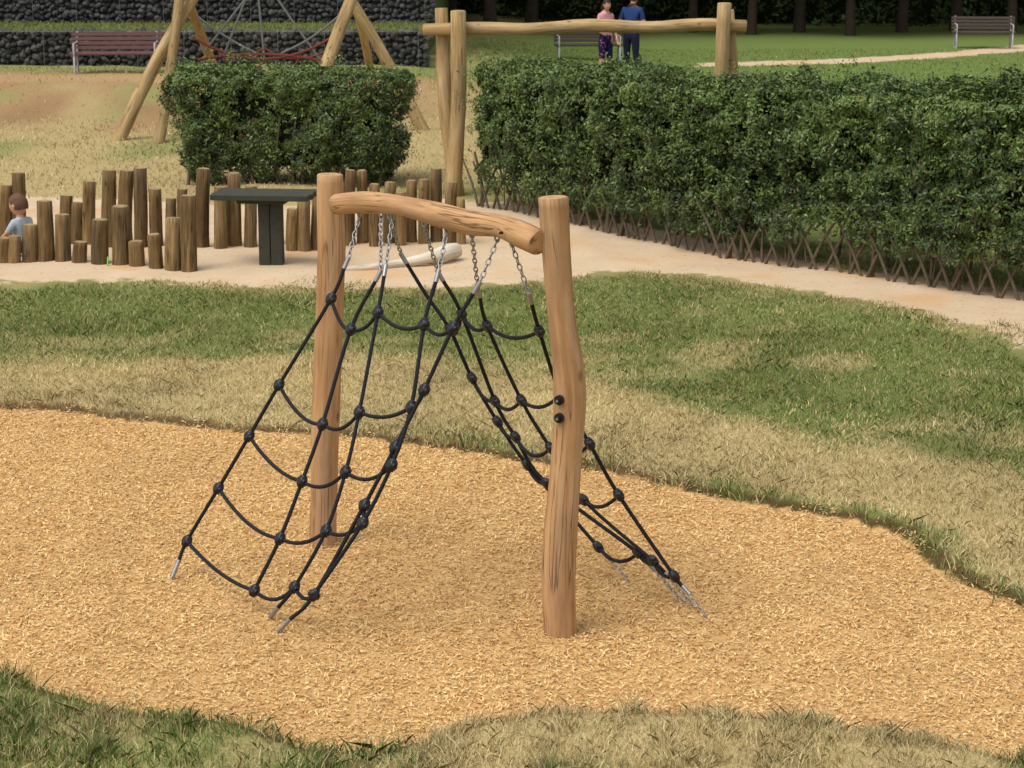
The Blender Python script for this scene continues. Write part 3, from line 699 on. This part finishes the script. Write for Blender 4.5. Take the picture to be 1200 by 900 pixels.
for i_,(x,y) in enumerate([(-16,51),(-12.5,52),(-9.5,50.5),(-6.2,51),(-3.4,50.2),(-8,55),(-13,57),(-4,56)]):
    o=link(bpy.data.objects.new("tree",TM[(i_+1)%3])); o.location=(x,y,2.6); o.rotation_euler=(0,0,i_*2.3)
def shrub(name,x0,x1,y,z0,z1,n,seed,cm=1.0):
    rg=np.random.default_rng(seed); Pw=np.column_stack([rg.uniform(x0,x1,n),y+rg.exponential(.5,n),z0+(z1-z0)*rg.random(n)])
    Pw[:,1]-=.7*sn(Pw,.9,seed)+.5*sn(Pw,2.4,seed+1); N=nrm(rg.normal(size=(n,3))+np.array([0,-1,.6]))
    t=rg.random(n)[:,None]; c=(np.array(lin(28,36,22))*(1-t)+np.array(lin(60,72,42))*t)*cm*(.8+.5*sn(Pw,1.3,2))[:,None]
    o=leaves(name,Pw,N,rg.uniform(.12,.28,n),rg.uniform(.06,.14,n),np.clip(c,.003,1),DLEAF)
    mb=MB(); mb.box(Vector(((x0+x1)/2,y+2.2,(z0+z1)/2)),(x1-x0,1.6,z1-z0),0); mb.obj("shade_core",[DARKCORE],o)
shrub("shrubbery",-4,30,68,0,6,22000,4,2.0); shrub("shrubbery",-24,-2.2,50.6,2.6,7,8000,5); 

# ---------------------------------------------------------------- people
def fabric(name,c,var=.2): return plain(name,c,.85,.1,0,var,25)
SKIN=plain("skin",lin(202,152,126),.55,.3,0,.06,20); HAIRB=plain("brown_hair",lin(96,68,48),.7,.3,0,.3,60); HAIRD=plain("dark_hair",lin(50,36,28),.7,.3,0,.3,60)
EYE=plain("eye",(.02,.02,.02),.3); LIP=plain("lips",lin(170,90,80),.5)
SHOE=fabric("shoe",(.05,.05,.05))
k=M("floral_fabric",.85,.1); v=k.n('ShaderNodeTexVoronoi'); v.inputs['Scale'].default_value=16; k.l(k.n('ShaderNodeTexCoord').outputs['Object'],v.inputs['Vector'])
FLOR=k.base(k.ramp(v.outputs['Distance'],[(.2,lin(190,90,130)),(.32,lin(40,40,80)),(.7,lin(28,28,58))]))
def person(name,loc,yaw,J,E,seglab,mats,head,headr,hair,headyaw=0,headpitch=0,long_hair=False):
    root=empty(name,loc); root.rotation_euler=(0,0,yaw)
    names=list(J); idx={n_:i for i,n_ in enumerate(names)}
    me=bpy.data.meshes.new("b"); me.from_pydata([J[n_][0] for n_ in names],[(idx[a],idx[b]) for a,b in E],[])
    o=link(bpy.data.objects.new("tmp",me)); md=o.modifiers.new("s",'SKIN'); md.use_smooth_shade=True
    for n_ in names:
        r=J[n_][1]; sv_=me.skin_vertices[0].data[idx[n_]]; sv_.radius=r if isinstance(r,tuple) else (r,r); sv_.use_root=(n_=='pelvis')
    ms=o.modifiers.new("u",'SUBSURF'); ms.levels=2; ms.render_levels=2
    dg=bpy.context.evaluated_depsgraph_get(); m2=bpy.data.meshes.new_from_object(o.evaluated_get(dg)); bpy.data.objects.remove(o)
    m2.materials.clear()
    for m in mats: m2.materials.append(m)
    segs=[(Vector(J[a][0]),Vector(J[b][0]),seglab.get((a,b),0)) for a,b in E]
    mi=[]
    for p in m2.polygons:
        c=p.center; best=(9,0)
        for a,b,l in segs:
            ab=b-a; t=max(0,min(1,(c-a).dot(ab)/ab.length_squared)); d=(c-(a+ab*t)).length
            if d<best[0]: best=(d,l,t)
        l=best[1]
        if isinstance(l,tuple): l=l[1] if best[2]<l[0] else l[2]
        mi.append(l)
    m2.polygons.foreach_set('material_index',mi); m2.polygons.foreach_set('use_smooth',[True]*len(mi)); m2.update()
    link(bpy.data.objects.new("body",m2),root)
    hm=MB(); rx,ry,rz=headr; bm=bmesh.new(); bmesh.ops.create_icosphere(bm,subdivisions=4,radius=1)
    for v in bm.verts:
        x,y,z=v.co; ja=1-.28*max(0,-z)**1.3; y2=y*(1-.1*max(0,-z))-.12*max(0,-z)*(1 if y<0 else .3)
        if y<0: 
            y2-= .17*math.exp(-((x/.13)**2)-((z+.12)/.2)**2)
            y2+= .07*(math.exp(-(((x-.36)/.18)**2)-((z-.08)/.13)**2)+math.exp(-(((x+.36)/.18)**2)-((z-.08)/.13)**2))
        v.co=Vector((x*ja*rx,y2*ry,z*rz))
    hm.addbm(bm,(0,0,0),None,0,.7,True)
    for sx_ in (-1,1):
        hm.ball((sx_*rx*.36,-ry*.86,rz*.07),(rx*.13,ry*.07,rz*.07),1,2)
        hm.ball((sx_*rx*.98,ry*.08,-rz*.02),(rx*.12,ry*.2,rz*.26),0,2)
    hm.ball((0,-ry*1.0,-rz*.48),(rx*.3,ry*.06,rz*.05),2,2)
    ho=hm.obj("head",[SKIN,EYE,LIP],root); ho.location=head; ho.rotation_euler=(headpitch,0,headyaw)
    bm=bmesh.new(); bmesh.ops.create_icosphere(bm,subdivisions=4,radius=1)
    dl=[v for v in bm.verts if (v.co.y<-.45 and v.co.z<.36) or (v.co.z<(-.5 if not long_hair else -.95)) or (abs(v.co.x)>.55 and v.co.y<.0 and v.co.z<.05)]
    bmesh.ops.delete(bm,geom=dl,context='VERTS')
    for v in bm.verts:
        x,y,z=v.co; kk=1.10+.03*math.sin(x*17+y*9)+.02*math.sin(z*23+x*11)
        v.co=Vector((x*rx*kk,y*ry*kk,z*rz*kk))
    h2=MB(); h2.addbm(bm,(0,0,0),None,0,.7,True)
    if long_hair: h2.tube([(0,ry*.9,rz*.1),(0,ry*1.15,-rz*.8),(0,ry*1.0,-rz*1.9)],[.05,.055,.02],n=10,k=4)
    h2.obj("hair",[hair],ho)
    return root
def hand(J,E,lab,side,w,d,sc_h=1.0,skin=0):
    w=Vector(w); d=Vector(d).normalized(); s=Vector((1,0,0)) if abs(d.x)<.8 else Vector((0,1,0)); s=(s-d*s.dot(d)).normalized(); nn=d.cross(s)*(.35)
    pm=w+d*.07*sc_h; J['palm'+side]=(tuple(pm),(.03*sc_h,.018*sc_h)); E.append(('wrist'+side,'palm'+side)); lab[('wrist'+side,'palm'+side)]=skin
    for i_,(o_,l_) in enumerate(((-.028,.055),(-.009,.068),(.01,.063),(.028,.048))):
        a=pm+(d*.03+s*o_)*sc_h; b=a+(d*l_*.55+nn*.02)*sc_h; c=b+(d*l_*.4+nn*.05)*sc_h; pr='palm'+side
        for q,(pt,rr) in enumerate(((a,.0095),(b,.0085),(c,.007))):
            nm_='f%d%d%s'%(i_,q,side); J[nm_]=(tuple(pt),rr*sc_h); E.append((pr,nm_)); lab[(pr,nm_)]=skin; pr=nm_
    a=w+(d*.03-s*.03)*sc_h; b=a+(d*.035-s*.02)*sc_h
    J['t0'+side]=(tuple(a),.011*sc_h); J['t1'+side]=(tuple(b),.009*sc_h); E+= [('wrist'+side,'t0'+side),('t0'+side,'t1'+side)]; lab[('wrist'+side,'t0'+side)]=skin; lab[('t0'+side,'t1'+side)]=skin
def adult(name,loc,yaw,arms,mats,hair,shirt=1,pants=2,scale=1,female=False,lean=0):
    f=.88 if female else 1
    J={'pelvis':((0,0,.95),(.15*(1.05 if female else 1),.115)),'spine':((0,-.01-lean*.3,1.13),(.13*f,.1)),'chest':((0,-.01-lean*.7,1.32),(.175*f,.12)),
       'neckb':((0,.0-lean,1.45),(.075*f,.07)),'neck':((0,-.01-lean*1.1,1.52),.052*f),'skull':((0,-.02-lean*1.2,1.58),.045)}
    E=[('pelvis','spine'),('spine','chest'),('chest','neckb'),('neckb','neck'),('neck','skull')]
    lab={('pelvis','spine'):(.35,pants,shirt),('spine','chest'):shirt,('chest','neckb'):shirt,('neckb','neck'):(.3,shirt,0),('neck','skull'):0}
    for sd_,sg in (('L',-1),('R',1)):
        el_,wr,hd=arms[sd_]
        J['sh'+sd_]=((sg*.185*f,-lean*.9,1.40),.066*f); J['elbow'+sd_]=(el_,.045*f); J['wrist'+sd_]=(wr,.029*f)
        E+=[('chest','sh'+sd_),('sh'+sd_,'elbow'+sd_),('elbow'+sd_,'wrist'+sd_)]
        lab[('chest','sh'+sd_)]=shirt; lab[('sh'+sd_,'elbow'+sd_)]=(.7,shirt,0); lab[('elbow'+sd_,'wrist'+sd_)]=0
        hand(J,E,lab,sd_,wr,hd)
        J['hip'+sd_]=((sg*.09,0,.88),.1); J['knee'+sd_]=((sg*.10,-.02,.50),.066); J['ank'+sd_]=((sg*.105,.02,.09),.045); J['toe'+sd_]=((sg*.12,-.15,.045),.038)
        E+=[('pelvis','hip'+sd_),('hip'+sd_,'knee'+sd_),('knee'+sd_,'ank'+sd_),('ank'+sd_,'toe'+sd_)]
        for q in (('pelvis','hip'+sd_),('hip'+sd_,'knee'+sd_)): lab[q]=pants
        lab[('knee'+sd_,'ank'+sd_)]=pants if not female else 0; lab[('ank'+sd_,'toe'+sd_)]=3
    r=person(name,loc,yaw,J,E,lab,mats,(0,-.035-lean*1.3,1.625),(.077,.098,.118),hair,0,.1,female); r.scale=(scale,)*3; return r
BLUE=fabric("blue_shirt",lin(42,62,108)); NAVY=fabric("navy_trousers",lin(34,38,58)); PINK=fabric("pink_top",lin(206,148,156))
pm=G(739,95,.04); adult("man",pm,math.radians(150),{'L':((-.25,-.05,1.13),(-.2,-.26,1.08),(.2,-1,.2)),'R':((.26,-.02,1.13),(.2,-.22,1.02),(-.2,-1,.1))},[SKIN,BLUE,NAVY,SHOE],HAIRD,scale=1.1,lean=.05)
pm=G(709,96,.04); adult("woman",pm,math.radians(35),{'L':((-.22,-.03,1.14),(-.17,-.24,1.12),(.3,-1,.1)),'R':((.23,.03,1.13),(.22,-.12,.93),(0,-.4,-1))},[SKIN,PINK,FLOR,SHOE],HAIRD,scale=1.02,female=True)
# seated child
KS=fabric("child_shirt",lin(168,180,190)); KP=fabric("child_trousers",lin(70,80,110))
J={'pelvis':((0,.0,.10),(.095,.085)),'spine':((0,-.01,.20),(.085,.075)),'chest':((0,-.03,.31),(.105,.08)),'neckb':((0,-.04,.385),.05),'neck':((0,-.045,.42),.035),'skull':((0,-.05,.46),.03)}
E=[('pelvis','spine'),('spine','chest'),('chest','neckb'),('neckb','neck'),('neck','skull')]
lab={('pelvis','spine'):(.3,2,1),('spine','chest'):1,('chest','neckb'):1,('neckb','neck'):(.3,1,0),('neck','skull'):0}
for sd_,sg in (('L',-1),('R',1)):
    J['sh'+sd_]=((sg*.115,-.03,.355),.045); J['elbow'+sd_]=((sg*.15,-.10,.235),.032); J['wrist'+sd_]=((sg*.09,-.22,.18),.02)
    E+=[('chest','sh'+sd_),('sh'+sd_,'elbow'+sd_),('elbow'+sd_,'wrist'+sd_)]; lab[('chest','sh'+sd_)]=1; lab[('sh'+sd_,'elbow'+sd_)]=(.8,1,0); lab[('elbow'+sd_,'wrist'+sd_)]=0
    hand(J,E,lab,sd_,J['wrist'+sd_][0],(-.3*sg,-1,-.4),sc_h=.62)
    J['hip'+sd_]=((sg*.07,-.02,.085),.06); J['knee'+sd_]=((sg*.17,-.24,.13),.045); J['ank'+sd_]=((sg*.06,-.38,.045),.03); J['toe'+sd_]=((sg*.0+.02*sg,-.46,.05),.028)
    E+=[('pelvis','hip'+sd_),('hip'+sd_,'knee'+sd_),('knee'+sd_,'ank'+sd_),('ank'+sd_,'toe'+sd_)]
    for q in (('pelvis','hip'+sd_),('hip'+sd_,'knee'+sd_),('knee'+sd_,'ank'+sd_)): lab[q]=2
    lab[('ank'+sd_,'toe'+sd_)]=3
kd=G(30,303)
r=person("child",Vector((kd.x,kd.y,.03)),math.radians(-118),J,E,lab,[SKIN,KS,KP,SHOE],(0,-.06,.525),(.082,.1,.11),HAIRB,0,.15)
r.scale=(1.04,)*3
